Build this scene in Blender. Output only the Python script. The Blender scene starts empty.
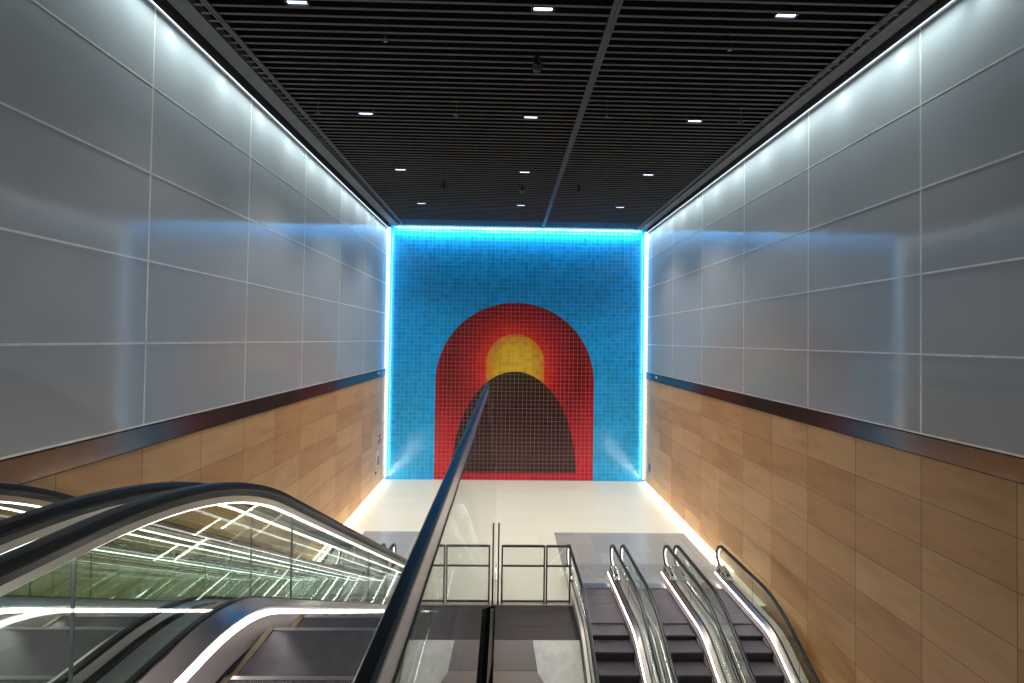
import bpy, math, random
from mathutils import Matrix, Vector
random.seed(7)
scene = bpy.context.scene
COL = scene.collection

# ------------------------------------------------------------------ dimensions (metres)
XL, XR, YB, ZC = -5.642, 6.708, 21.70, 12.04      # side walls, back wall, ceiling
EYE = 6.656
F1 = 5.02                                           # upper floor
TAN = 0.59
Y0 = -3.0                                           # near end of the hall

# ------------------------------------------------------------------ helpers
class MB:
    """collects geometry of ONE mesh object"""
    def __init__(s): s.v, s.f, s.m = [], [], []
    def add(s, vs, fs, mi=0):
        o = len(s.v); s.v += [tuple(p) for p in vs]
        for f in fs: s.f.append(tuple(i + o for i in f)); s.m.append(mi)
    def box(s, a, b, mi=0):
        x0, y0, z0 = a; x1, y1, z1 = b
        x0, x1 = min(x0, x1), max(x0, x1); y0, y1 = min(y0, y1), max(y0, y1); z0, z1 = min(z0, z1), max(z0, z1)
        s.add([(x0,y0,z0),(x1,y0,z0),(x1,y1,z0),(x0,y1,z0),(x0,y0,z1),(x1,y0,z1),(x1,y1,z1),(x0,y1,z1)],
              [(0,3,2,1),(4,5,6,7),(0,1,5,4),(1,2,6,5),(2,3,7,6),(3,0,4,7)], mi)
    def cyl(s, c, r, h, n=20, r2=None, axis='z', mi=0):
        r2 = r if r2 is None else r2
        vs = []
        for k, rr in ((0, r), (1, r2)):
            for i in range(n):
                a = 2*math.pi*i/n; p = (rr*math.cos(a), rr*math.sin(a), k*h)
                if axis == 'x': p = (p[2], p[0], p[1])
                elif axis == 'y': p = (p[1], p[2], p[0])
                vs.append((c[0]+p[0], c[1]+p[1], c[2]+p[2]))
        fs = [(i, (i+1) % n, n+(i+1) % n, n+i) for i in range(n)]
        fs += [tuple(range(n-1, -1, -1)), tuple(range(n, 2*n))]
        s.add(vs, fs, mi)
    def lathe(s, c, prof, n=24, mi=0):
        vs = []
        for r, z in prof:
            for i in range(n):
                a = 2*math.pi*i/n; vs.append((c[0]+r*math.cos(a), c[1]+r*math.sin(a), c[2]+z))
        fs = []
        for k in range(len(prof)-1):
            for i in range(n):
                j = (i+1) % n; fs.append((k*n+i, k*n+j, (k+1)*n+j, (k+1)*n+i))
        fs += [tuple(range(n-1, -1, -1)), tuple((len(prof)-1)*n+i for i in range(n))]
        s.add(vs, fs, mi)
    def sweep(s, path, prof, x, sg=1, mi=0, flipx=1):
        """closed section prof [(dx, dn)] carried along path [(s, z)] in the plane x"""
        n, k = len(path), len(prof); vs = []
        for i, (a, z) in enumerate(path):
            p0 = path[max(i-1, 0)]; p1 = path[min(i+1, n-1)]
            t = Vector((p1[0]-p0[0], p1[1]-p0[1])).normalized(); nx, nz = -t[1], t[0]
            for dx, dn in prof: vs.append((x+flipx*dx, sg*(a+nx*dn), z+nz*dn))
        fs = []
        for i in range(n-1):
            for j in range(k):
                q = (j+1) % k; fs.append((i*k+j, i*k+q, (i+1)*k+q, (i+1)*k+j))
        fs += [tuple(range(k)), tuple((n-1)*k+j for j in range(k-1, -1, -1))]
        s.add(vs, fs, mi)
    def vsweep(s, path, prof, x, sg=1, mi=0, flipx=1):
        """like sweep, but the section keeps upright (offsets are vertical)"""
        n, k = len(path), len(prof); vs = []
        for a, z in path:
            for dx, dz in prof: vs.append((x+flipx*dx, sg*a, z+dz))
        fs = []
        for i in range(n-1):
            for j in range(k):
                q = (j+1) % k; fs.append((i*k+j, i*k+q, (i+1)*k+q, (i+1)*k+j))
        fs += [tuple(range(k)), tuple((n-1)*k+j for j in range(k-1, -1, -1))]
        s.add(vs, fs, mi)
    def slab(s, poly, x0, x1, sg=1, mi=0, edge_mi=None):
        """polygon [(s, z)] in the x plane, given a thickness"""
        n = len(poly); em = mi if edge_mi is None else edge_mi
        vs = [(x0, sg*a, z) for a, z in poly] + [(x1, sg*a, z) for a, z in poly]
        s.add(vs, [tuple(range(n)), tuple(range(2*n-1, n-1, -1))], mi)
        s.add(vs, [(i, n+i, n+(i+1) % n, (i+1) % n) for i in range(n)], em)
    def build(s, name, mats, parent=None, smooth=None, loc=None):
        me = bpy.data.meshes.new(name); me.from_pydata(s.v, [], s.f); me.validate()
        for m in (mats if isinstance(mats, (list, tuple)) else [mats]): me.materials.append(m)
        if len(me.polygons) == len(s.m): me.polygons.foreach_set('material_index', s.m)
        import bmesh
        bm = bmesh.new(); bm.from_mesh(me); bmesh.ops.recalc_face_normals(bm, faces=bm.faces[:]); bm.to_mesh(me); bm.free()
        if smooth is not None:
            me.polygons.foreach_set('use_smooth', [True]*len(me.polygons)); me.set_sharp_from_angle(angle=math.radians(smooth))
        me.update()
        o = bpy.data.objects.new(name, me); COL.objects.link(o)
        if parent is not None: o.parent = parent
        if loc is not None: o.location = loc
        return o

def empty(name, loc=(0, 0, 0)):
    o = bpy.data.objects.new(name, None); o.empty_display_size = .2; o.location = loc; COL.objects.link(o); return o
def tag(o, label=None, cat=None, group=None, kind=None):
    if label: o['label'] = label
    if cat: o['category'] = cat
    if group: o['group'] = group
    if kind: o['kind'] = kind
    return o
def struct(o): o['kind'] = 'structure'; return o
def copy_tree(o, parent=None):
    c = o.copy(); COL.objects.link(c); c.parent = parent
    for ch in list(o.children): copy_tree(ch, c)
    return c

# ------------------------------------------------------------------ materials
class NT:
    def __init__(s, name):
        s.mat = bpy.data.materials.new(name); s.mat.use_nodes = True
        s.t = s.mat.node_tree; s.t.nodes.clear(); s.out = s.n('ShaderNodeOutputMaterial')
    def n(s, typ, **kw):
        o = s.t.nodes.new(typ)
        for k, v in kw.items(): setattr(o, k, v)
        return o
    def l(s, a, b): s.t.links.new(a, b)
    def put(s, sock, v):
        if hasattr(v, 'is_linked') or hasattr(v, 'links'): s.l(v, sock)
        else: sock.default_value = v
    def math(s, op, a, b=0.0, c=None, clamp=False):
        m = s.n('ShaderNodeMath', operation=op, use_clamp=clamp); s.put(m.inputs[0], a); s.put(m.inputs[1], b)
        if c is not None: s.put(m.inputs[2], c)
        return m.outputs[0]
    def mix(s, fac, a, b):
        m = s.n('ShaderNodeMix', data_type='RGBA'); s.put(m.inputs[0], fac); s.put(m.inputs[6], a); s.put(m.inputs[7], b); return m.outputs[2]
    def obj(s):
        return s.n('ShaderNodeTexCoord').outputs['Object']
    def sep(s, v):
        q = s.n('ShaderNodeSeparateXYZ'); s.l(v, q.inputs[0]); return q.outputs
    def comb(s, x, y, z=0.0):
        q = s.n('ShaderNodeCombineXYZ'); s.put(q.inputs[0], x); s.put(q.inputs[1], y); s.put(q.inputs[2], z); return q.outputs[0]
    def ramp(s, fac, stops, interp='LINEAR'):
        r = s.n('ShaderNodeValToRGB'); s.put(r.inputs[0], fac); e = r.color_ramp; e.interpolation = interp
        while len(e.elements) < len(stops): e.elements.new(.5)
        for el, (p, c) in zip(e.elements, stops): el.position = p; el.color = (*c, 1)
        return r.outputs[0]
    def noise(s, vec, scale, detail=3.0, rough=.5):
        q = s.n('ShaderNodeTexNoise'); s.put(q.inputs['Vector'], vec); q.inputs['Scale'].default_value = scale
        q.inputs['Detail'].default_value = detail; q.inputs['Roughness'].default_value = rough; return q.outputs['Fac']
    def bsdf(s, color, rough=.5, metal=0.0, spec=.5, normal=None, ior=1.5):
        b = s.n('ShaderNodeBsdfPrincipled')
        s.put(b.inputs['Base Color'], (*color, 1) if isinstance(color, tuple) and len(color) == 3 else color)
        s.put(b.inputs['Roughness'], rough); s.put(b.inputs['Metallic'], metal)
        b.inputs['Specular IOR Level'].default_value = spec; b.inputs['IOR'].default_value = ior
        if normal is not None: s.l(normal, b.inputs['Normal'])
        s.l(b.outputs[0], s.out.inputs[0]); return b
    def bump(s, h, strength=.2, dist=.01):
        b = s.n('ShaderNodeBump'); b.inputs['Strength'].default_value = strength; b.inputs['Distance'].default_value = dist
        s.l(h, b.inputs['Height']); return b.outputs[0]

def simple(name, color, rough=.5, metal=0.0, spec=.5, var=.06, scale=6.0):
    """plain material with a faint noise in tone and roughness"""
    t = NT(name); v = t.obj(); f = t.noise(v, scale, 3)
    dark = tuple(max(0, c*(1-var*2)) for c in color); lite = tuple(min(1, c*(1+var*2)) for c in color)
    c = t.ramp(f, [(.3, dark), (.7, lite)])
    t.bsdf(c, t.math('MULTIPLY_ADD', f, .12, max(rough-.06, .02)), metal, spec)
    return t.mat
def emis(name, color, strength):
    t = NT(name); e = t.n('ShaderNodeEmission'); e.inputs[0].default_value = (*color, 1); e.inputs[1].default_value = strength
    t.l(e.outputs[0], t.out.inputs[0]); return t.mat
def glass(name, tint, ior=1.5, rough=0.0, haze=0.0):
    t = NT(name)
    tr = t.n('ShaderNodeBsdfTransparent'); tr.inputs[0].default_value = (*tint, 1)
    gl = t.n('ShaderNodeBsdfGlossy'); gl.inputs['Roughness'].default_value = rough; gl.inputs['Color'].default_value = (1, 1, 1, 1)
    geo = t.n('ShaderNodeNewGeometry')
    eta = t.math('MULTIPLY_ADD', geo.outputs['Backfacing'], (1/ior-ior), ior)
    fr = t.n('ShaderNodeFresnel'); t.l(eta, fr.inputs['IOR'])
    mx = t.n('ShaderNodeMixShader'); t.l(fr.outputs[0], mx.inputs[0]); t.l(tr.outputs[0], mx.inputs[1]); t.l(gl.outputs[0], mx.inputs[2])
    last = mx.outputs[0]
    if haze:
        df = t.n('ShaderNodeBsdfDiffuse'); df.inputs[0].default_value = (.8, .9, .85, 1)
        m2 = t.n('ShaderNodeMixShader'); m2.inputs[0].default_value = haze; t.l(last, m2.inputs[1]); t.l(df.outputs[0], m2.inputs[2]); last = m2.outputs[0]
    t.l(last, t.out.inputs[0]); return t.mat

def stone_mat():
    t = NT('sandstone_tiles'); o = t.obj(); x, y, z = t.sep(o)
    vec = t.comb(t.math('ADD', y, -7.236+1.3707*20), t.math('ADD', z, -4.886+.713*20))
    br = t.n('ShaderNodeTexBrick', offset=0.0, squash=1.0)
    t.l(vec, br.inputs['Vector'])
    br.inputs['Color1'].default_value = (.55, .29, .12, 1); br.inputs['Color2'].default_value = (.70, .43, .21, 1); br.inputs['Mortar'].default_value = (.20, .115, .055, 1)
    br.inputs['Scale'].default_value = 1; br.inputs['Mortar Size'].default_value = .006; br.inputs['Mortar Smooth'].default_value = .2
    br.inputs['Brick Width'].default_value = 1.3707; br.inputs['Row Height'].default_value = .713
    n1 = t.noise(t.comb(t.math('MULTIPLY', y, .6), t.math('MULTIPLY', z, 2.2), x), 1.3, 5, .6)
    veil = t.ramp(n1, [(.3, (.82, .78, .72)), (.55, (1, 1, 1)), (.8, (1.0, .93, .85))])
    m = t.n('ShaderNodeMix', data_type='RGBA', blend_type='MULTIPLY'); m.inputs[0].default_value = 1; t.l(br.outputs[0], m.inputs[6]); t.l(veil, m.inputs[7])
    t.bsdf(m.outputs[2], .42, 0, .4, t.bump(t.math('SUBTRACT', 1, br.outputs['Fac']), .3, .004)); return t.mat

def tile_wall_mat(name, colour_fn, mortar):
    t = NT(name); o = t.obj(); x, y, z = t.sep(o)
    br = t.n('ShaderNodeTexBrick', offset=0.0, squash=1.0); t.l(t.comb(t.math('ADD', x, 20-5.642+.0), t.math('ADD', z, 20.0)), br.inputs['Vector'])
    br.inputs['Color1'].default_value = (0, 0, 0, 1); br.inputs['Color2'].default_value = (1, 1, 1, 1); br.inputs['Mortar'].default_value = (.5, .5, .5, 1)
    br.inputs['Scale'].default_value = 1; br.inputs['Mortar Size'].default_value = .011; br.inputs['Mortar Smooth'].default_value = .3
    br.inputs['Brick Width'].default_value = .2; br.inputs['Row Height'].default_value = .2
    base = colour_fn(t, x, z)
    # each tile fired a little lighter or darker
    var = t.math('MULTIPLY_ADD', t.sep(br.outputs[0])[0], .30, .85)
    m = t.n('ShaderNodeMix', data_type='RGBA', blend_type='MULTIPLY'); m.inputs[0].default_value = 1; t.l(base, m.inputs[6])
    t.l(t.comb(var, var, var), m.inputs[7])
    col = t.mix(br.outputs['Fac'], m.outputs[2], mortar(t, base))
    # hand-made glaze: every tile is slightly tilted
    wn = t.n('ShaderNodeTexNoise'); t.l(t.comb(t.math('MULTIPLY', x, .45), 0.0, t.math('MULTIPLY', z, 5.0)), wn.inputs['Vector']); wn.inputs['Scale'].default_value = 2.0; wn.inputs['Detail'].default_value = 2
    h = t.math('MULTIPLY_ADD', br.outputs['Fac'], -.35, wn.outputs['Fac'])
    t.bsdf(col, .16, 0, .5, t.bump(h, .35, .02)); return t.mat

def blue(t, x, z):
    n = t.noise(t.comb(x, 0.0, z), .35, 2)
    return t.ramp(t.math('MULTIPLY_ADD', n, .3, t.math('MULTIPLY', z, .06)), [(.1, (.008, .40, .90)), (.6, (.004, .34, .86)), (.95, (.004, .32, .84))])
AX, AZ, AR = .47, 4.66, 3.77           # the red arch on the tiled wall: axis, springing height, radius
def arch_colour(t, x, z):
    dx = t.math('SUBTRACT', x, AX)
    # red body: brightest round the light patch, darker to the rim, bright again down the legs
    dz = t.math('SUBTRACT', z, 5.3)
    r = t.math('SQRT', t.math('ADD', t.math('MULTIPLY', dx, dx), t.math('MULTIPLY', t.math('MULTIPLY', dz, dz), .8)))
    red = t.ramp(t.math('MULTIPLY', r, .2), [(.0, (.8, .16, .01)), (.30, (.66, .022, .008)), (.42, (.36, .006, .010)), (.62, (.16, .004, .008)), (.80, (.30, .006, .014))])
    low = t.math('MULTIPLY', t.math('SUBTRACT', 4.4, z), .3, clamp=True)
    red = t.mix(low, red, (.52, .008, .022, 1))
    # plain round-topped light patch on the axis
    az = t.math('MAXIMUM', t.math('SUBTRACT', z, 5.55), 0.0)
    q = t.math('SQRT', t.math('ADD', t.math('MULTIPLY', dx, dx), t.math('MULTIPLY', az, az)))
    inside = t.math('MULTIPLY', t.math('LESS_THAN', q, 1.38), t.math('GREATER_THAN', z, 2.0))
    light = t.ramp(t.math('MULTIPLY', q, .72), [(.0, (.74, .52, .02)), (.6, (.70, .43, .012)), (1, (.62, .20, .008))])
    c = t.mix(inside, red, light)
    # plain dark half-round mound
    ex = t.math('DIVIDE', dx, 2.95); ez = t.math('DIVIDE', t.math('SUBTRACT', z, .35), 4.8)
    e = t.math('ADD', t.math('MULTIPLY', ex, ex), t.math('MULTIPLY', ez, ez))
    mound = t.ramp(t.math('MULTIPLY', z, .19), [(.0, (.034, .007, .008)), (.7, (.030, .010, .008)), (1, (.020, .026, .006))])
    c = t.mix(t.math('MULTIPLY', t.math('LESS_THAN', e, 1.0), t.math('GREATER_THAN', z, .35)), c, mound)
    return c

def floor_mat():
    t = NT('terrazzo_floor'); o = t.obj(); x, y, z = t.sep(o)
    br = t.n('ShaderNodeTexBrick', offset=0.0, squash=1.0); t.l(t.comb(t.math('ADD', x, 30), t.math('ADD', y, 30)), br.inputs['Vector'])
    br.inputs['Color1'].default_value = (.70, .655, .56, 1); br.inputs['Color2'].default_value = (.735, .685, .59, 1); br.inputs['Mortar'].default_value = (.645, .60, .51, 1)
    br.inputs['Scale'].default_value = 1; br.inputs['Mortar Size'].default_value = .004; br.inputs['Brick Width'].default_value = 1.2; br.inputs['Row Height'].default_value = .6
    sp = t.noise(o, 60, 2)
    m = t.n('ShaderNodeMix', data_type='RGBA', blend_type='MULTIPLY'); m.inputs[0].default_value = 1; t.l(br.outputs[0], m.inputs[6])
    t.l(t.ramp(sp, [(.35, (.93, .93, .93)), (.6, (1, 1, 1))]), m.inputs[7])
    t.bsdf(m.outputs[2], .35, 0, .3); return t.mat
def granite_mat():
    t = NT('grey_granite'); o = t.obj(); x, y, z = t.sep(o)
    br = t.n('ShaderNodeTexBrick', offset=0.5, squash=1.0); t.l(t.comb(t.math('ADD', y, 30), t.math('ADD', x, 30)), br.inputs['Vector'])
    br.inputs['Color1'].default_value = (.30, .29, .285, 1); br.inputs['Color2'].default_value = (.35, .34, .33, 1); br.inputs['Mortar'].default_value = (.2, .2, .2, 1)
    br.inputs['Scale'].default_value = 1; br.inputs['Mortar Size'].default_value = .004; br.inputs['Brick Width'].default_value = 1.2; br.inputs['Row Height'].default_value = .6
    n = t.noise(o, 90, 2); m = t.n('ShaderNodeMix', data_type='RGBA', blend_type='MULTIPLY'); m.inputs[0].default_value = 1; t.l(br.outputs[0], m.inputs[6])
    t.l(t.ramp(n, [(.35, (.8, .8, .8)), (.65, (1.1, 1.1, 1.1))]), m.inputs[7])
    t.bsdf(m.outputs[2], .22, 0, .5); return t.mat
def tread_mat():
    t = NT('ribbed_tread'); o = t.obj(); x, y, z = t.sep(o)
    w = t.math('SINE', t.math('MULTIPLY', x, 2*math.pi/.011)); f = t.math('MULTIPLY_ADD', w, .5, .5)
    n = t.noise(o, 9, 3)
    c = t.mix(f, (.06, .05, .058, 1), (.20, .175, .19, 1))
    c2 = t.n('ShaderNodeMix', data_type='RGBA', blend_type='MULTIPLY'); c2.inputs[0].default_value = 1; t.l(c, c2.inputs[6]); t.l(t.ramp(n, [(.3, (.8, .8, .8)), (.7, (1.1, 1.1, 1.1))]), c2.inputs[7])
    t.bsdf(c2.outputs[2], .38, .6, .5, t.bump(f, .5, .006)); return t.mat
def brushed(name, color, rough, aniso_scale=(1, 40, 40), metal=1.0):
    t = NT(name); o = t.obj(); x, y, z = t.sep(o)
    n = t.noise(t.comb(t.math('MULTIPLY', x, aniso_scale[0]), t.math('MULTIPLY', y, aniso_scale[1]), t.math('MULTIPLY', z, aniso_scale[2])), .35, 2)
    c = t.ramp(n, [(.3, tuple(v*.95 for v in color)), (.7, color)])
    t.bsdf(c, t.math('MULTIPLY_ADD', n, .04, rough-.02), metal, .5); return t.mat

M = {}
M['stone'] = stone_mat()
M['panel'] = simple('back_painted_glass', (.42, .465, .51), .08, 0, .6, .015, .8)
M['joint'] = simple('aluminium_joint', (.86, .86, .85), .35, .25)
M['backing'] = simple('dark_backing', (.05, .05, .052), .7)
M['band'] = simple('bronze_metal_band', (.20, .165, .155), .16, .85, .5, .04)
M['slat'] = simple('ceiling_slat', (.17, .157, .15), .7, 0, .05)
M['plenum'] = simple('black_plenum', (.004, .004, .004), .9, 0, .05)
M['lip'] = simple('ceiling_edge_metal', (.10, .096, .09), .5, 0, .3)
M['blue'] = tile_wall_mat('blue_mosaic_tiles', blue, lambda t, b: t.mix(.55, b, (.14, .66, 1, 1)))
M['arch'] = tile_wall_mat('red_mosaic_tiles', arch_colour, lambda t, b: t.mix(.22, b, (.9, .5, .5, 1)))
M['floor'] = floor_mat(); M['granite'] = granite_mat()
M['tread'] = tread_mat(); M['riser'] = simple('dark_riser', (.018, .015, .017), .45, .3)
M['yellow'] = simple('yellow_demarcation', (.14, .09, .018), .5)
M['rubber'] = simple('black_handrail_rubber', (.011, .011, .012), .32, 0, .5, 0, 1)
M['guide'] = brushed('handrail_steel_guide', (.50, .46, .44), .3)
M['steel'] = brushed('brushed_stainless', (.66, .63, .61), .26)
M['deck_steel'] = brushed('dark_stainless_deck', (.46, .42, .41), .30)
M['skirt'] = simple('pale_skirt_metal', (.66, .57, .57), .35, .35, .5, .01)
M['clad_dark'] = simple('dark_truss_cladding', (.17, .15, .145), .45, .3, .5, .02)
M['plate'] = simple('ribbed_landing_plate', (.28, .275, .27), .42, .35)
M['clad'] = brushed('pale_truss_cladding', (.62, .57, .53), .4, metal=.4)
M['brush'] = simple('black_skirt_brush', (.012, .012, .014), .8)
M['matte_black'] = simple('matte_black', (.008, .008, .009), 1.0, 0, 0.0)
M['black'] = simple('black_plastic', (.01, .01, .011), .4)
M['led'] = emis('white_led_line', (1, .94, .92), 14)
M['led_soft'] = emis('soft_led_line', (1, .95, .92), 4.5)
M['led_cool'] = emis('cool_cove_led', (.85, .95, 1), 1.6)
M['led_cyan'] = emis('wall_corner_led', (.75, .93, 1), 3.0)
M['led_top'] = emis('tile_slot_led', (.35, .8, 1), .6)
M['led_warm'] = emis('wall_base_led', (1, .88, .68), 3.5)
M['lamp'] = emis('downlight_lens', (.66, .74, 1), 5.0)
M['bal_glass'] = glass('balustrade_glass', (.93, .975, .95))
M['screen_glass'] = glass('screen_glass', (.80, .84, .83), 1.65)
M['guard_glass'] = glass('guard_glass', (.93, .95, .94), 1.45)
M['glass_edge'] = simple('polished_glass_edge', (.22, .29, .27), .2, 0, .6)
M['frame_grey'] = simple('guard_frame_grey', (.16, .15, .14), .35, .7)
M['deck_dark'] = brushed('deck_dark_metal', (.115, .10, .10), .34, (1, 12, 12), .5)
M['deck_brown'] = brushed('deck_brown_metal', (.18, .155, .145), .38, (1, 12, 12), .5)
M['deck_pale'] = simple('pale_access_panel', (.50, .49, .47), .4, .2)
M['slab'] = simple('concrete_slab', (.16, .155, .15), .7)
M['red'] = simple('sign_red', (.55, .02, .02), .5)
M['sign_white'] = simple('sign_white', (.72, .60, .50), .5)
M['grey_plastic'] = simple('grey_plastic', (.20, .21, .22), .45)
M['dome'] = simple('smoked_dome', (.03, .032, .034), .12)

# ------------------------------------------------------------------ the room
ROWS = [11.866, 10.585, 9.206, 7.816, 6.519, 5.242]     # joints between the glass panels
TRIMLOW = 4.886
PJ = [7.236 + 2.7414*i for i in range(-4, 6)] + [YB]    # vertical joints
def side_wall(sd):
    s = 1 if sd == 'right' else -1
    X = XR if s > 0 else XL
    b = MB()
    b.box((X, Y0, -5.2), (X+s*.30, YB, TRIMLOW))
    w = struct(b.build('wall_'+sd, M['stone']))
    b = MB(); b.box((X+s*.05, Y0, TRIMLOW), (X+s*.30, YB, ZC+.6)); b.build('panel_backing', M['backing'], w)
    g = .012
    ys = [Y0] + [y for y in PJ if y > Y0]
    for i in range(len(ys)-1):
        for k in range(5):
            p = MB(); y0, y1, z1, z0 = ys[i]+g, ys[i+1]-g, ROWS[k]-g, ROWS[k+1]+g
            p.box((X, y0, z0), (X+s*.05, y1, z1)); p.build('glass_panel', M['panel'], w)
    j = MB()
    for z in ROWS: j.box((X-s*.003, Y0, z-.014), (X+s*.049, YB, z+.016))
    for y in ys[1:-1]: j.box((X-s*.0025, y-.014, ROWS[-1]), (X+s*.049, y+.016, ROWS[0]))
    j.build('joint_trim', M['joint'], w)
    t = MB(); t.box((X-s*.03, Y0, TRIMLOW+.02), (X+s*.049, YB, ROWS[-1]-.03)); t.box((X-s*.012, Y0, TRIMLOW), (X+s*.049, YB, TRIMLOW+.02), 1)
    struct(t.build('trim_'+('2' if s > 0 else '1'), [M['band'], M['black']]))
    # light line tucked into the top slot, and along the foot of the wall
    e = MB(); e.box((X-s*.004, Y0, ROWS[0]+.020), (X-s*.022, YB-.05, ROWS[0]+.032)); e.build('cove_light', M['led_cool'], w)
    e = MB(); e.box((X-s*.005, 13.2, .005), (X-s*.05, YB-.1, .04)); e.build('base_light', M['led_warm'], w)
    e = MB(); e.box((X-s*.03, YB-.02, .1), (X-s*.09, YB-.05, ZC-.12)); e.build('corner_light', M['led_cyan'], w)
    return w
wallL, wallR = side_wall('left'), side_wall('right')

b = MB(); b.box((XL-.3, YB, -5.2), (XR+.3, YB+.3, ZC+.6)); wallB = struct(b.build('wall_back', M['blue']))
e = MB(); e.box((XL+.15, YB-.06, ZC-.02), (XR-.15, YB-.02, ZC+.02)); e.build('cove_light', M['led_top'], wallB)
# arch of red tiles
poly = [(AX+AR*math.cos(a), AZ+AR*math.sin(a)) for a in [math.pi*k/64 for k in range(65)]]
poly = [(AX+AR, .02)] + poly + [(AX-AR, .02)]
b = MB(); n = len(poly)
b.add([(x, YB-.014, z) for x, z in poly] + [(x, YB-.002, z) for x, z in poly], [tuple(range(n)), tuple(range(2*n-1, n-1, -1))] + [(i, (i+1) % n, n+(i+1) % n, n+i) for i in range(n)])
tag(b.build('tile_mural', M['arch']), 'large red arch of glazed mosaic tiles with yellow centre on the blue wall', 'mural')

# ceiling: black plenum and the slats hung under it
b = MB()
b.box((XL-.3, Y0, ZC+.6), (XR+.3, YB+.3, ZC+.75), 1)
b.box((XL-.3, Y0, ZC+.30), (XR+.3, YB, ZC+.34), 1)
y = 7.411 - .19*54
while y < YB-.12:
    if y > Y0: b.box((-5.16, y-.021, ZC), (6.44, y+.021, ZC+.010), 0)
    y += .19
struct(b.build('ceiling', [M['slat'], M['plenum']]))
for nm, (x0, x1, z0, z1, m) in {'trim_3': (-5.50, -5.17, ZC-.03, ZC+.12, 'lip'), 'trim_4': (6.33, 6.60, ZC-.03, ZC+.12, 'lip'),
                               'trim_5': (-4.97, -4.87, ZC-.035, ZC-.002, 'lip'), 'trim_6': (6.12, 6.22, ZC-.035, ZC-.002, 'lip'), 'trim_7': (1.63, 1.77, ZC-.04, ZC-.002, 'lip')}.items():
    b = MB()
    if nm in ('trim_5', 'trim_6', 'trim_7'):
        w = (x1-x0); b.box((x0, Y0, z0), (x0+w*.38, YB-.1, z1)); b.box((x1-w*.38, Y0, z0), (x1, YB-.1, z1)); b.box((x0+w*.38, Y0, z0+.015), (x1-w*.38, YB-.1, z1))
    else: b.box((x0, Y0, z0), (x1, YB-.08, z1))
    struct(b.build(nm, M[m]))

# landing floor and the floor far below it
b = MB()
for x0, x1, y0 in ((XL-.3, -4.82, 11.55), (-4.82, -.195, 12.26), (-.195, 1.77, 11.55), (1.77, 6.36, 12.56), (6.36, XR+.3, 11.55)): b.box((x0, y0, -.35), (x1, YB+.3, 0.0))
flo = struct(b.build('floor', M['floor']))
b = MB(); b.box((1.775, 12.58, -.02), (6.29, 15.86, .004)); b.box((-4.75, 12.3, -.02), (-.30, 15.86, .004)); b.build('granite_inlay', M['granite'], flo)
b = MB(); b.box((XL-.3, Y0, -5.5), (XR+.3, YB+.3, -5.2)); struct(b.build('floor_lower', M['granite']))
# upper floor: the slab the photographer stands on, left of the glass screen
b = MB(); b.box((XL, Y0, F1-.45), (-.20, .30, F1)); struct(b.build('floor_upper', M['granite']))

# ------------------------------------------------------------------ escalators
def fillet_path(s0, st, sb, s1, zt, zb, R, off=0.0, tail0=None, tail1=None):
    """flat - bend - incline - bend - flat"""
    al = math.atan((zt-zb)/(sb-st)); T = R*math.tan(al/2); pts = [(s0, zt)]
    for s in (s0 + (st-T-s0)*k/3 for k in range(1, 3)): pts.append((s, zt))
    for k in range(13):
        a = al*k/12; pts.append((st-T+R*math.sin(a), zt-R*(1-math.cos(a))))
    e = (sb-T*math.cos(al), zb+T*math.sin(al)); p = pts[-1]
    for k in range(1, 24): pts.append((p[0]+(e[0]-p[0])*k/24, p[1]+(e[1]-p[1])*k/24))
    for k in range(13):
        a = al*(1-k/12); pts.append((sb+T-R*math.sin(a), zb+R*(1-math.cos(a))))
    for k in range(1, 4): pts.append((sb+T+(s1-sb-T)*k/3, zb))
    return [(s, z+off) for s, z in pts]
def z_on(path, s):
    for (a, za), (b_, zb) in zip(path, path[1:]):
        if a <= s <= b_: return za+(zb-za)*(s-a)/max(b_-a, 1e-9)
    return path[0][1] if s < path[0][0] else path[-1][1]

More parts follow.
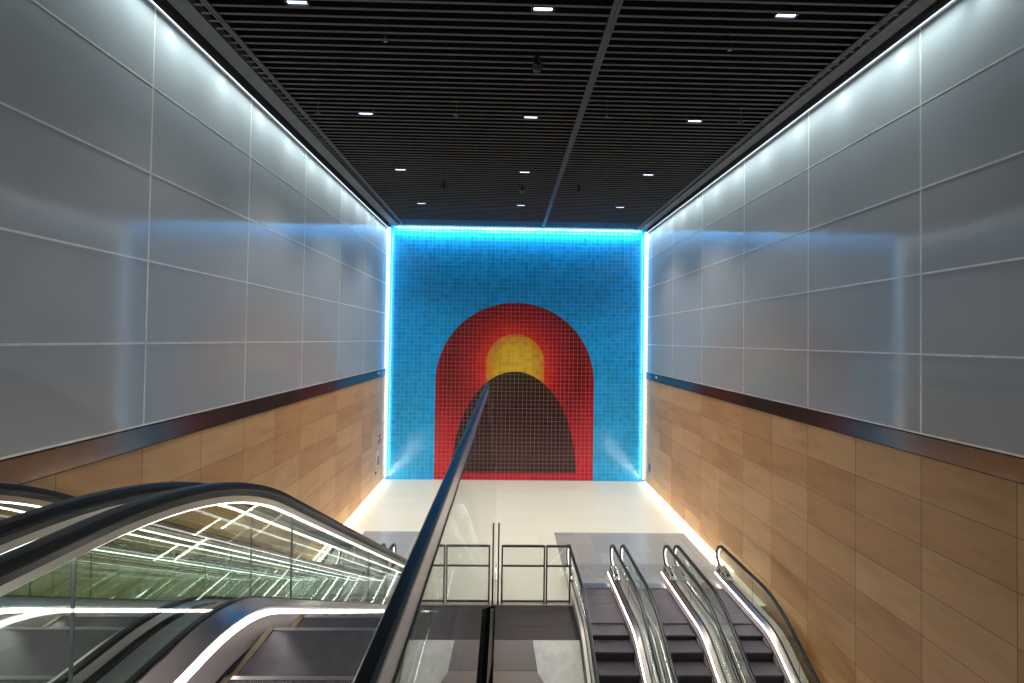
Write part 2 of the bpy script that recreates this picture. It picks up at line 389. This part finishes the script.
def escalator(cx, sg, sn0, st, sb, sn1, c0, c1, zt, zb, rt, rb, hw, oL, oR, yellow, joints, led=True, stepping=.40):
    """sn0/sn1 newel centres, st/sb bends of deck, rt/rb bends of rail, c0/c1 combs, all as distance s (y = sg*s)"""
    root = empty('escalator', (cx, 0, 0))
    Hr, r = .93, .30
    RR = 2.9 if yellow else 2.2
    rail = fillet_path(sn0, rt, rb, sn1, zt+Hr, zb+Hr, RR)
    arc0 = [(sn0-r*math.sin(a), zt+Hr-r-r*math.cos(a)) for a in [math.pi*k/14 for k in range(14)]]
    arc1 = [(sn1+r*math.sin(a), zb+Hr-r+r*math.cos(a)) for a in [math.pi*k/14 for k in range(1, 15)]]
    full = [(sn0+.35, zt+Hr-2*r-.02), (sn0+.15, zt+Hr-2*r)] + arc0 + rail + arc1 + [(sn1-.15, zb+Hr-2*r), (sn1-.35, zb+Hr-2*r-.02)]
    deck = fillet_path(sn0-.18, st, sb, sn1+.18, zt, zb, 1.3, -.015)
    inner = [(s, z) for s, z in full]
    hs = []
    for x in (-hw, hw):
        f = -1 if x > 0 else 1            # towards the steps
        b = MB(); b.sweep(full, [(-.040, -.008), (-.040, .012), (-.030, .026), (0, .031), (.030, .026), (.040, .012), (.040, -.008), (.030, -.016), (.026, -.042), (-.026, -.042), (-.030, -.016)], x, sg)
        b.build('handrail', M['rubber'], root, 40)
        b = MB(); b.sweep(full, [(-.022, -.075), (-.022, -.0415), (.022, -.0415), (.022, -.075)], x, sg)
        b.build('handrail_guide', M['guide'], root, 40)
        if led:
            b = MB(); b.sweep(full[2:-2], [(-.007, -.083), (-.007, -.0755), (.007, -.0755), (.007, -.083)], x, sg); b.build('handrail_light', M['led_soft'], root)
        # glass: cut into panels between the joints
        gtop = [(s, z) for s, z in fillet_path(sn0, rt, rb, sn1, zt+Hr-.08, zb+Hr-.08, RR)]
        gr = r-.08
        g0 = [(sn0-gr*math.sin(a), zt+Hr-r-gr*math.cos(a)) for a in [math.pi*k/14 for k in range(14)]]
        g1 = [(sn1+gr*math.sin(a), zb+Hr-r+gr*math.cos(a)) for a in [math.pi*k/14 for k in range(1, 15)]]
        cuts = [None] + joints + [None]
        for a, c in zip(cuts, cuts[1:]):
            lo = -99 if a is None else a+.002; hi = 99 if c is None else c-.002
            top = ([] if a is not None else g0) + ([] if a is None else [(lo, z_on(gtop, lo))]) + [p for p in gtop if lo < p[0] < hi] + ([] if c is None else [(hi, z_on(gtop, hi))]) + ([] if c is not None else g1)
            s_a, s_c = top[0][0], top[-1][0]
            if a is None: s_a = sn0
            if c is None: s_c = sn1
            bot = [(s_c, z_on(deck, s_c)+.20)] + [(s, z+.20) for s, z in reversed(deck) if s_a < s < s_c] + [(s_a, z_on(deck, s_a)+.20)]
            b = MB(); b.slab(top+bot, x-.006, x+.006, sg, 0, 1); b.build('balustrade_glass', [M['bal_glass'], M['glass_edge']], root)
        b = MB()       # inner deck: from the glass down to the skirt
        b.vsweep(deck, [(.012, .235), (.030, .235), (.118, .180), (.118, .165), (.012, .19)], x, sg, 0, f); b.build('inner_deck', M['deck_steel'], root, 30)
        b = MB(); b.vsweep(deck, [(-.016, .22), (-.016, .245), (.016, .245), (.016, .22)], x, sg, 0, f); b.build('glass_gasket', M['black'], root, 30)
        b = MB(); b.vsweep(deck, [(.110, .138), (.110, .1645), (.126, .1645), (.131, .138)], x, sg, 0, f); b.build('skirt_light', M['led'], root)
        b = MB(); b.vsweep(deck, [(.118, -.16), (.118, .137), (.132, .137), (.168, .02), (.168, -.16)], x, sg, 0, f)
        b.build('skirt_panel', M['skirt'], root, 30)
        b = MB(); b.vsweep(deck[1:-1], [(.1685, .006), (.1685, .026), (.182, .012), (.182, .004)], x, sg, 0, f); b.build('skirt_brush', M['brush'], root)
        o = (oR if x > 0 else oL) - hw
        b = MB(); b.vsweep(deck, [(-.016, .19), (-.016, .225), (-o, .205), (-o, .17)], x, sg, 0, f); b.build('outer_deck', M['guide'] if yellow else M['clad'], root, 30)
        b = MB(); b.vsweep(deck, [(-o+.02, .169), (-o, .169), (-o, -.95), (-o+.02, -.95)], x, sg, 0, f); b.build('truss_cladding', M['clad_dark'] if yellow else M['clad'], root, 30)
        # handrail inlet boxes at the two ends
        for (sn, z, d) in ((sn0, zt, 1), (sn1, zb, -1)):
            b = MB(); p = [(sn+d*.50, z+.225), (sn+d*.50, z+.27), (sn+d*.05, z+.40), (sn-d*.14, z+.36), (sn-d*.16, z+.16), (sn-d*.05, z+.16)]
            b.slab(p, x-.085, x+.085, sg); q = b.build('inlet_box', M['steel'], root)
            b = MB(); b.box((x+f*.083, sg*(sn+d*.16), z+.26), (x+f*.092, sg*(sn+d*.30), z+.31)); b.build('inlet_switch', M['black'], q)
            b = MB(); b.box((x+f*.083, sg*(sn-d*.04), z+.24), (x+f*.092, sg*(sn+d*.06), z+.33)); b.build('inlet_cover', M['black'], q)
    # underside
    b = MB(); b.vsweep(deck, [(-oL+.03, -.93), (oR-.03, -.93), (oR-.03, -.95), (-oL+.03, -.95)], 0, sg); b.build('truss_soffit', M['clad'], root, 30)
    # floor plates and combs at the two ends
    w = hw-.18
    for nm, a0, a1, z in (('floor_plate', sn0-.9, c0-.24, zt), ('comb_plate', c0-.235, c0, zt), ('comb_plate', c1, c1+.235, zb), ('floor_plate', c1+.24, sn1+.9, zb)):
        b = MB(); ww = w+.03
        if nm == 'floor_plate':
            e0, e1 = (sn0-.19, sn1+.19); b.box((-ww, sg*max(a0, e0), z-.05), (ww, sg*min(a1, e1), z+.008))
            if a0 < e0: b.box((-oL, sg*a0, z-.05), (oR, sg*(e0-.002), z+.008))
            if a1 > e1: b.box((-oL, sg*(e1+.002), z-.05), (oR, sg*a1, z+.008))
        else:
            b.box((-ww, sg*a0, z-.05), (ww, sg*a1, z+.012))
            for k in range(26):
                xx = -w+.02+k*(2*w-.04)/25; t0, t1 = ((a1, a1+.05) if a0 < c0 else (a0-.05, a0)); b.box((xx-.004, sg*t0, z-.01), (xx+.004, sg*t1, z+.008))
        b.build(nm, M['plate'] if nm == 'floor_plate' else M['guide'], root)
    # steps
    ds = 0 if yellow else .14
    sp = fillet_path(sn0, st-ds, sb-ds, sn1, zt, zb, 1.0 if yellow else 2.0)
    b = MB(); b.box((-w, 0, -.03), (w, sg*(stepping-.004), 0), 0); b.box((-w, sg*(stepping-.03), -.30), (w, sg*(stepping-.006), -.03), 1)
    if yellow:
        b.box((-w, sg*.002, .0), (-w+.035, sg*(stepping-.006), .004), 2); b.box((w-.035, sg*.002, .0), (w, sg*(stepping-.006), .004), 2)
        b.box((-w+.035, sg*(stepping-.03), .0), (w-.035, sg*(stepping-.006), .002), 3)
    mats = [M['tread'], M['riser'], M['yellow'], M['guide']]
    first = None; s = c0-.1
    while s < c1-.05:
        z = z_on(sp, s+stepping/2)-.004
        if first is None: o = first = b.build('step', mats, root)
        else:
            o = first.copy(); COL.objects.link(o)
        o.location = (0, sg*s, z); s += stepping
    return root

UP = 'bank of escalators running down from the upper floor'
up = escalator(-.8775, 1, .10, 2.53, 2.53+F1/TAN, 12.74, .75, 12.0, F1, 0.0, 2.48, 2.48+F1/TAN, .6275, .80, .682, True, [1.64, 3.3, 5.2, 7.1, 9.0, 10.9])
tag(up, 'upper escalator with yellow-edged steps directly beside the black-railed glass screen', 'escalator', UP)
for x, lab in ((-2.4175, 'upper escalator in the middle of the left bank, behind the nearest glass balustrade'), (-3.9575, 'upper escalator closest to the left sandstone wall')):
    c = copy_tree(up); c.location = (x, 0, 0); tag(c, lab)
LOW = 'bank of escalators descending beside the right wall'
ys = 10.26
lo = escalator(2.48, -1, -12.76, -ys, -ys+5.2/TAN, -(ys-5.2/TAN)+2.0, -12.33, -(ys-5.2/TAN)+1.3, 0.0, -5.2, -ys, -ys+5.2/TAN, .62, .70, .81, False, [-11.2, -9.4, -7.6, -5.6, -3.6, -1.8])
tag(lo, 'lower escalator next to the framed glass guard, leftmost of the right-hand three', 'escalator', LOW)
for x, lab in ((4.01, 'lower escalator in the middle of the three on the right'), (5.54, 'lower escalator running along the right sandstone wall')):
    c = copy_tree(lo); c.location = (x, 0, 0); tag(c, lab)

# ------------------------------------------------------------------ glass screen with black rail, in the foreground
root = tag(empty('glass_screen', (-.175, 0, F1)), 'tall clear glass screen topped by a flat black handrail in the foreground', 'glass screen')
def local(b): b.v = [(x, y, z-F1) for x, y, z in b.v]; return b
b = MB(); x0, x1 = -.031, .003
prof = [(x0, 6.160), (x0, 6.178), (x0+.006, 6.186), (x1-.006, 6.186), (x1, 6.180), (x1, 6.172)]
k = len(prof)
b.add([(x, Y0, z) for x, z in prof]+[(x, 4.86, z) for x, z in prof]+[(x*.6-.005, 4.90, z-.012*(z > 6.15)) for x, z in prof],
      [(i, (i+1) % k, k+(i+1) % k, k+i) for i in range(k)]+[(k+i, k+(i+1) % k, 2*k+(i+1) % k, 2*k+i) for i in range(k)]+[tuple(range(k)), tuple(range(2*k, 3*k))])
local(b).build('handrail', M['rubber'], root)
b = MB(); b.box((-.026, Y0, 6.088), (.001, 4.84, 6.165)); local(b).build('rail_side_channel', M['guide'], root)
top = [(Y0, 6.10), (4.75, 6.10), (5.3, 6.07), (6.1, 5.86), (7.0, 5.50), (8.2, 4.95), (9.25, 4.33), (10.2, 3.62), (10.9, 2.95), (11.3, 2.45), (11.44, 2.0)]
bot = [(11.44, .05), (5.18, 3.635), (Y0, 3.635)]
b = MB(); b.slab(top+bot, -.007, .005, 1, 0, 1); local(b).build('glass_pane', [M['screen_glass'], M['glass_edge']], root)
b = MB(); b.slab([(Y0, 3.57), (Y0, 3.632), (5.17, 3.632), (5.17, 3.57)], -.019, .050); local(b).build('base_channel', M['matte_black'], root)
b = MB(); b.slab([(5.20, 3.59), (5.20, 3.62), (11.44, .045), (11.44, .01)], -.012, .007); local(b).build('sloping_channel', M['matte_black'], root)
# ------------------------------------------------------------------ framed glass guard at the edge of the landing
def guard(xa, xb, label):
    r = tag(empty('glass_guard', ((xa+xb)/2, 11.62, 0)), label, 'guard rail', 'framed glass guards at the landing edge')
    w = (xb-xa)/2
    for x in (-w+.022, w-.022):
        b = MB(); b.box((x-.02, -.025, .0), (x+.02, .025, 1.45)); b.box((x-.021, -.05, 0), (x+.021, .05, .012)); b.build('post', M['frame_grey'], r)
    for nm, z0, z1 in (('top_rail', 1.41, 1.46), ('middle_rail', .92, .955), ('bottom_rail', .03, .07)):
        b = MB(); b.box((-w+.0425, -.02, z0), (w-.0425, .02, z1)); b.build(nm, M['frame_grey'], r)
    b = MB(); b.box((-w+.043, -.005, .075), (w-.043, .005, .915)); b.box((-w+.043, -.005, .96), (w-.043, .005, 1.405)); b.build('glass_pane', M['guard_glass'], r)
guard(-.03, 1.085, 'wider framed glass guard panel standing beside the tall end post')
guard(1.10, 1.735, 'narrow framed glass guard panel against the leftmost lower escalator')
b = MB(); b.box((-.02, -.03, 0), (.02, .03, 2.0)); b.box((-.03, -.07, 0), (.03, .07, .012)); b.lathe((0, 0, 2.0), [(.02, 0), (.017, .012), (.008, .02)], 12)
tag(b.build('guard_post', M['frame_grey'], loc=(-.10, 11.62, 0)), 'tall slim grey metal post between the glass screen and guard', 'post')

# ------------------------------------------------------------------ metal deck between the escalators
root = tag(empty('sloping_deck', (.8, 11.5, 0)), 'dark metal deck sloping down from the glass guard with a pale access panel', 'deck')
def L2(b): b.v = [(x-.8, y-11.5, z) for x, y, z in b.v]; return b
DZ = -.03
def dz(y): return DZ if y >= ys else DZ-(ys-y)*TAN
DX0, DX1 = -.16, 1.775
b = MB(); b.add([(DX0, 11.58, dz(11.58)), (DX1, 11.58, DZ), (DX1, ys, DZ), (DX0, ys, DZ), (DX0, 11.58, DZ-.2), (DX1, 11.58, DZ-.2), (DX1, ys, DZ-.2), (DX0, ys, DZ-.2)],
   [(0,1,2,3),(4,5,6,7),(0,1,5,4),(1,2,6,5),(2,3,7,6),(3,0,4,7)]); L2(b).build('flat_plate', M['deck_dark'], root)
def inc(xa0, xa1, ya, yb, m, nm, up=.0, poly=None):
    b = MB(); pts = poly or [(xa0, ya), (xa1, ya), (xa1, yb), (xa0, yb)]; n = len(pts)
    b.add([(x, y, dz(y)+up) for x, y in pts]+[(x, y, dz(y)+up-.05) for x, y in pts], [tuple(range(n)), tuple(range(2*n-1, n-1, -1))]+[(i, (i+1) % n, n+(i+1) % n, n+i) for i in range(n)])
    return L2(b).build(nm, M[m], root)
inc(DX0, DX1, ys-.004, 9.74, 'deck_dark', 'upper_slope_plate')
inc(DX0, DX1, 9.735, 1.8, 'deck_brown', 'lower_slope_plate')
inc(0, 0, 0, 0, 'deck_pale', 'access_panel', .006, [(.70, ys-.01), (1.74, ys-.01), (1.74, 8.45), (.78, 9.70)])
b = MB(); b.add([(DX1-.10, 11.58, DZ+.002), (DX1, 11.58, DZ+.002), (DX1, ys, DZ+.002), (DX1-.10, ys, DZ+.002), (DX1-.10, 11.58, DZ+.006), (DX1, 11.58, DZ+.006), (DX1, ys, DZ+.006), (DX1-.10, ys, DZ+.006)],
   [(0,1,2,3),(4,5,6,7),(0,1,5,4),(1,2,6,5),(2,3,7,6),(3,0,4,7)]); L2(b).build('dark_border', M['black'], root)

# ------------------------------------------------------------------ things on the ceiling
names_x = {-3.45: 'left', .53: 'middle', 4.53: 'right'}; names_y = {7.31: 'nearest', 10.92: 'second', 14.5: 'third', 18.18: 'farthest'}
for x, nx in names_x.items():
    for y_, ny in names_y.items():
        yy = 7.411-.19*54; k = round((y_-yy-.095)/.19); y = yy+.095+k*.19
        r = tag(empty('downlight', (x, y, ZC)), f'small rectangular white downlight, {ny} lamp of the {nx} row in the slatted ceiling', 'ceiling light', 'downlights in the slatted ceiling')
        b = MB(); b.box((-.19, -.062, .0), (.19, -.048, .09)); b.box((-.19, .048, .0), (.19, .062, .09)); b.box((-.19, -.048, 0), (-.165, .048, .09)); b.box((.165, -.048, 0), (.19, .048, .09)); b.build('housing', M['black'], r)
        b = MB(); b.box((-.150, -.024, .012), (.150, .024, .03)); b.build('lens', M['lamp'], r)
for x, y, lab in ((.52, 8.55, 'dome camera hanging under the slats nearest the viewer'), (-2.2, 15.6, 'small dome camera hanging far left under the slats'),
                  (.50, 15.7, 'small dome camera hanging under the slats above the arch'), (2.45, 15.6, 'small dome camera hanging right of the long centre rail')):
    r = tag(empty('dome_camera', (x, y, ZC)), lab, 'camera', 'dome cameras on the ceiling')
    b = MB(); b.cyl((0, 0, -.20), .045, .205); b.build('stem', M['black'], r, 40)
    b = MB(); b.lathe((0, 0, -.30), [(.01, 0), (.05, .012), (.085, .05), (.10, .10)], 24); b.lathe((0, 0, -.20), [(.115, 0), (.115, .03), (.05, .05)], 24); b.build('dome', M['dome'], r, 40)
spr = [(-2.23, 8.09, 'near the second dome row, left of the middle lamps'), (-4.53, 10.78, 'beside the left edge rail'), (-1.25, 10.75, 'between the left and middle second lamps'), (-2.24, 14.9, 'just before the far left dome camera'),
       (4.0, 8.09, 'behind the nearest right lamp'), (5.58, 10.77, 'beside the right edge rail'), (2.32, 10.69, 'right of the centre rail near the second lamps'), (3.26, 14.86, 'left of the third right lamp'),
       (-4.5, 17.23, 'at the far left corner of the slats'), (5.55, 17.2, 'at the far right corner of the slats')]
for x, y, lab in spr:
    r = tag(empty('sprinkler', (x, y, ZC)), 'tiny grey sprinkler head '+lab, 'sprinkler', 'sprinkler heads between the slats')
    b = MB(); b.cyl((0, 0, -.05), .012, .35, 12); b.build('stem', M['black'], r)
    b = MB(); b.lathe((0, 0, -.075), [(.012, 0), (.06, .012), (.062, .02), (.012, .026)], 16); b.build('deflector', M['dome'], r)

# ------------------------------------------------------------------ small things on the side walls
r = tag(empty('fire_equipment_sign', (XL+.002, 20.75, 2.10)), 'small red and white fire equipment sign on the left sandstone wall', 'sign')
b = MB(); b.box((0, -.27, -.26), (.010, .27, .24)); b.build('sign_plate', M['sign_white'], r)
b = MB(); b.box((.010, -.22, .10), (.016, .22, .20)); b.box((.010, -.06, .02), (.016, .06, .10))
for y0, y1, z0, z1 in ((-.22, .22, -.04, .0), (-.22, .22, -.22, -.17), (-.22, -.12, -.17, -.04), (.12, .22, -.17, -.04), (-.04, .04, -.17, -.04)): b.box((.010, y0, z0), (.016, y1, z1))
b.build('sign_symbol', M['red'], r)
r = tag(empty('wall_telephone', (XL+.002, 20.45, 1.25)), 'pale wall panel with a slanted grey handset below the red sign', 'telephone')
b = MB(); b.box((0, -.22, -.30), (.02, .22, .36)); b.build('back_plate', M['sign_white'], r)
b = MB(); pts = [(-.10, -.22), (-.02, -.25), (.12, .10), (.04, .13)]; n = 4
b.add([(.02, y, z) for y, z in pts]+[(.07, y, z) for y, z in pts], [(0,1,2,3),(4,5,6,7)]+[(i, (i+1) % 4, 4+(i+1) % 4, 4+i) for i in range(4)]); b.build('handset', M['grey_plastic'], r)
b = MB(); b.cyl((0, 0, 0), .06, .03, 16, axis='x'); tag(b.build('wall_button', M['black'], loc=(XL+.002, 20.2, .72)), 'tiny dark round button low on the left wall below the handset', 'button')
r = tag(empty('socket_plate', (XR-.002, 20.95, .86)), 'small black twin socket plate on the right sandstone wall', 'socket')
b = MB(); b.box((-.012, -.13, -.17), (0, .13, .17)); b.build('cover_plate', M['black'], r)
for z in (-.075, .075):
    b = MB(); b.box((-.018, -.06, z-.045), (-.0125, .06, z+.045)); b.build('outlet', M['grey_plastic'], r)
for X, y, s, lab in ((XL, 20.3, 1, 'small round steel stud on the left metal band'), (XR, 20.0, -1, 'small round steel stud on the right metal band')):
    b = MB(); b.cyl((0, 0, 0), .05, .03*s, 18, axis='x'); tag(b.build('band_stud', M['joint'], loc=(X+s*.031, y, 5.09)), lab, 'stud', 'studs on the wall bands')

# ------------------------------------------------------------------ light
def area(name, loc, rot, sx, sy, power, color, spread=180):
    d = bpy.data.lights.new(name, 'AREA'); d.shape = 'RECTANGLE'; d.size, d.size_y = sx, sy; d.energy = power; d.color = color; d.spread = math.radians(spread)
    o = bpy.data.objects.new(name, d); o.location = loc; o.rotation_euler = rot; COL.objects.link(o); return o
def spot(name, loc, rot, power, color, angle, blend=.6, size=.05):
    d = bpy.data.lights.new(name, 'SPOT'); d.energy = power; d.color = color; d.spot_size = math.radians(angle); d.spot_blend = blend; d.shadow_soft_size = size
    o = bpy.data.objects.new(name, d); o.location = loc; o.rotation_euler = rot; COL.objects.link(o); return o
# ceiling downlights (those in the picture and the ones further back in the same rows)
for x in (-3.45, .53, 4.53):
    for i, y in enumerate((3.7, 7.34, 10.92, 14.5, 18.15)):
        spot('downlight_lamp', (x, y, ZC-.02), (0, 0, 0), ((800 if y > 12 else 620 if y > 10 else 230 if y > 5 else 40) * (.4 if x > 4 and y < 12 else 1)), (1, .93, .84), 100, .9, .08)
# wall-wash lamps in the slot over each side wall
for X, s in ((XL, 1), (XR, -1)):
    for i in range(16):
        y = .73+1.3707*i
        spot('wall_wash_lamp', (X+s*.17, y, ZC-.04), (0, math.radians(2*s), 0), (34 if y > 5 else 12), (.88, 1, .95), 70, 1.0, .02)
    area('wall_slot_strip', (X+s*.15, 14.0, ZC-.05), (0, 0, 0), .05, 15.0, 165, (.86, 1, .95), 72)
    area('wall_slot_strip', (X+s*.15, 2.0, ZC-.05), (0, 0, 0), .05, 8.9, 42, (.86, 1, .95), 72)
# slot over the tiled wall, and the upright lines in its two corners
area('tile_slot_strip', (.53, YB-.20, ZC-.04), (math.radians(32), 0, 0), 11.8, .05, 220, (.70, .93, 1), 150)
for X, s in ((XL, 1), (XR, -1)):
    area('corner_strip', (X+s*.14, YB-.20, 6.0), (math.radians(90), 0, math.radians(30*s)), .05, 11.6, 34, (.92, .97, 1))
area('wall_base_glow', (XL+.10, 17.3, .06), (0, math.radians(-90-25), 0), .05, 8.2, 70, (1, .88, .70))
area('wall_base_glow', (XR-.10, 17.3, .06), (0, math.radians(90+25), 0), .05, 8.2, 70, (1, .88, .70))

w = bpy.data.worlds.new('hall_air'); scene.world = w; w.use_nodes = True
bg = w.node_tree.nodes['Background']; bg.inputs[0].default_value = (.85, .9, 1, 1); bg.inputs[1].default_value = .13

# ------------------------------------------------------------------ camera
cam = bpy.data.cameras.new('camera'); co = bpy.data.objects.new('camera', cam); COL.objects.link(co)
yaw, pitch, roll, PX, PY, FPX = .0174, .0174, -.0144, 513.748, 332.0, 455.0
cy, sy, cp, sp_, cr, sr = math.cos(yaw), math.sin(yaw), math.cos(pitch), math.sin(pitch), math.cos(roll), math.sin(roll)
A = Matrix(((cy, 0, -sy), (0, 1, 0), (sy, 0, cy))); B = Matrix(((1, 0, 0), (0, cp, -sp_), (0, sp_, cp))); C_ = Matrix(((cr, -sr, 0), (sr, cr, 0), (0, 0, 1)))
Rm = C_ @ B @ A                                     # world (x, up, forward) -> camera (right, up, forward)
right, upv, fwd = [Vector((r_[0], r_[2], r_[1])) for r_ in Rm]
mw = Matrix((right, upv, -fwd)).transposed().to_4x4(); mw.translation = (0, 0, EYE); co.matrix_world = mw
cam.sensor_width = 36; cam.sensor_fit = 'HORIZONTAL'; cam.lens = 36*FPX/1024
cam.shift_x = -(PX-512)/1024; cam.shift_y = (PY-341.5)/1024; cam.clip_start = .02
scene.camera = co
scene.view_settings.view_transform = 'Standard'; scene.view_settings.look = 'None'; scene.view_settings.exposure = 0; scene.view_settings.gamma = 1
scene.cycles.max_bounces = 10; scene.cycles.glossy_bounces = 6; scene.cycles.transparent_max_bounces = 40; scene.cycles.diffuse_bounces = 4
scene.cycles.use_denoising = True; scene.cycles.sample_clamp_indirect = 6
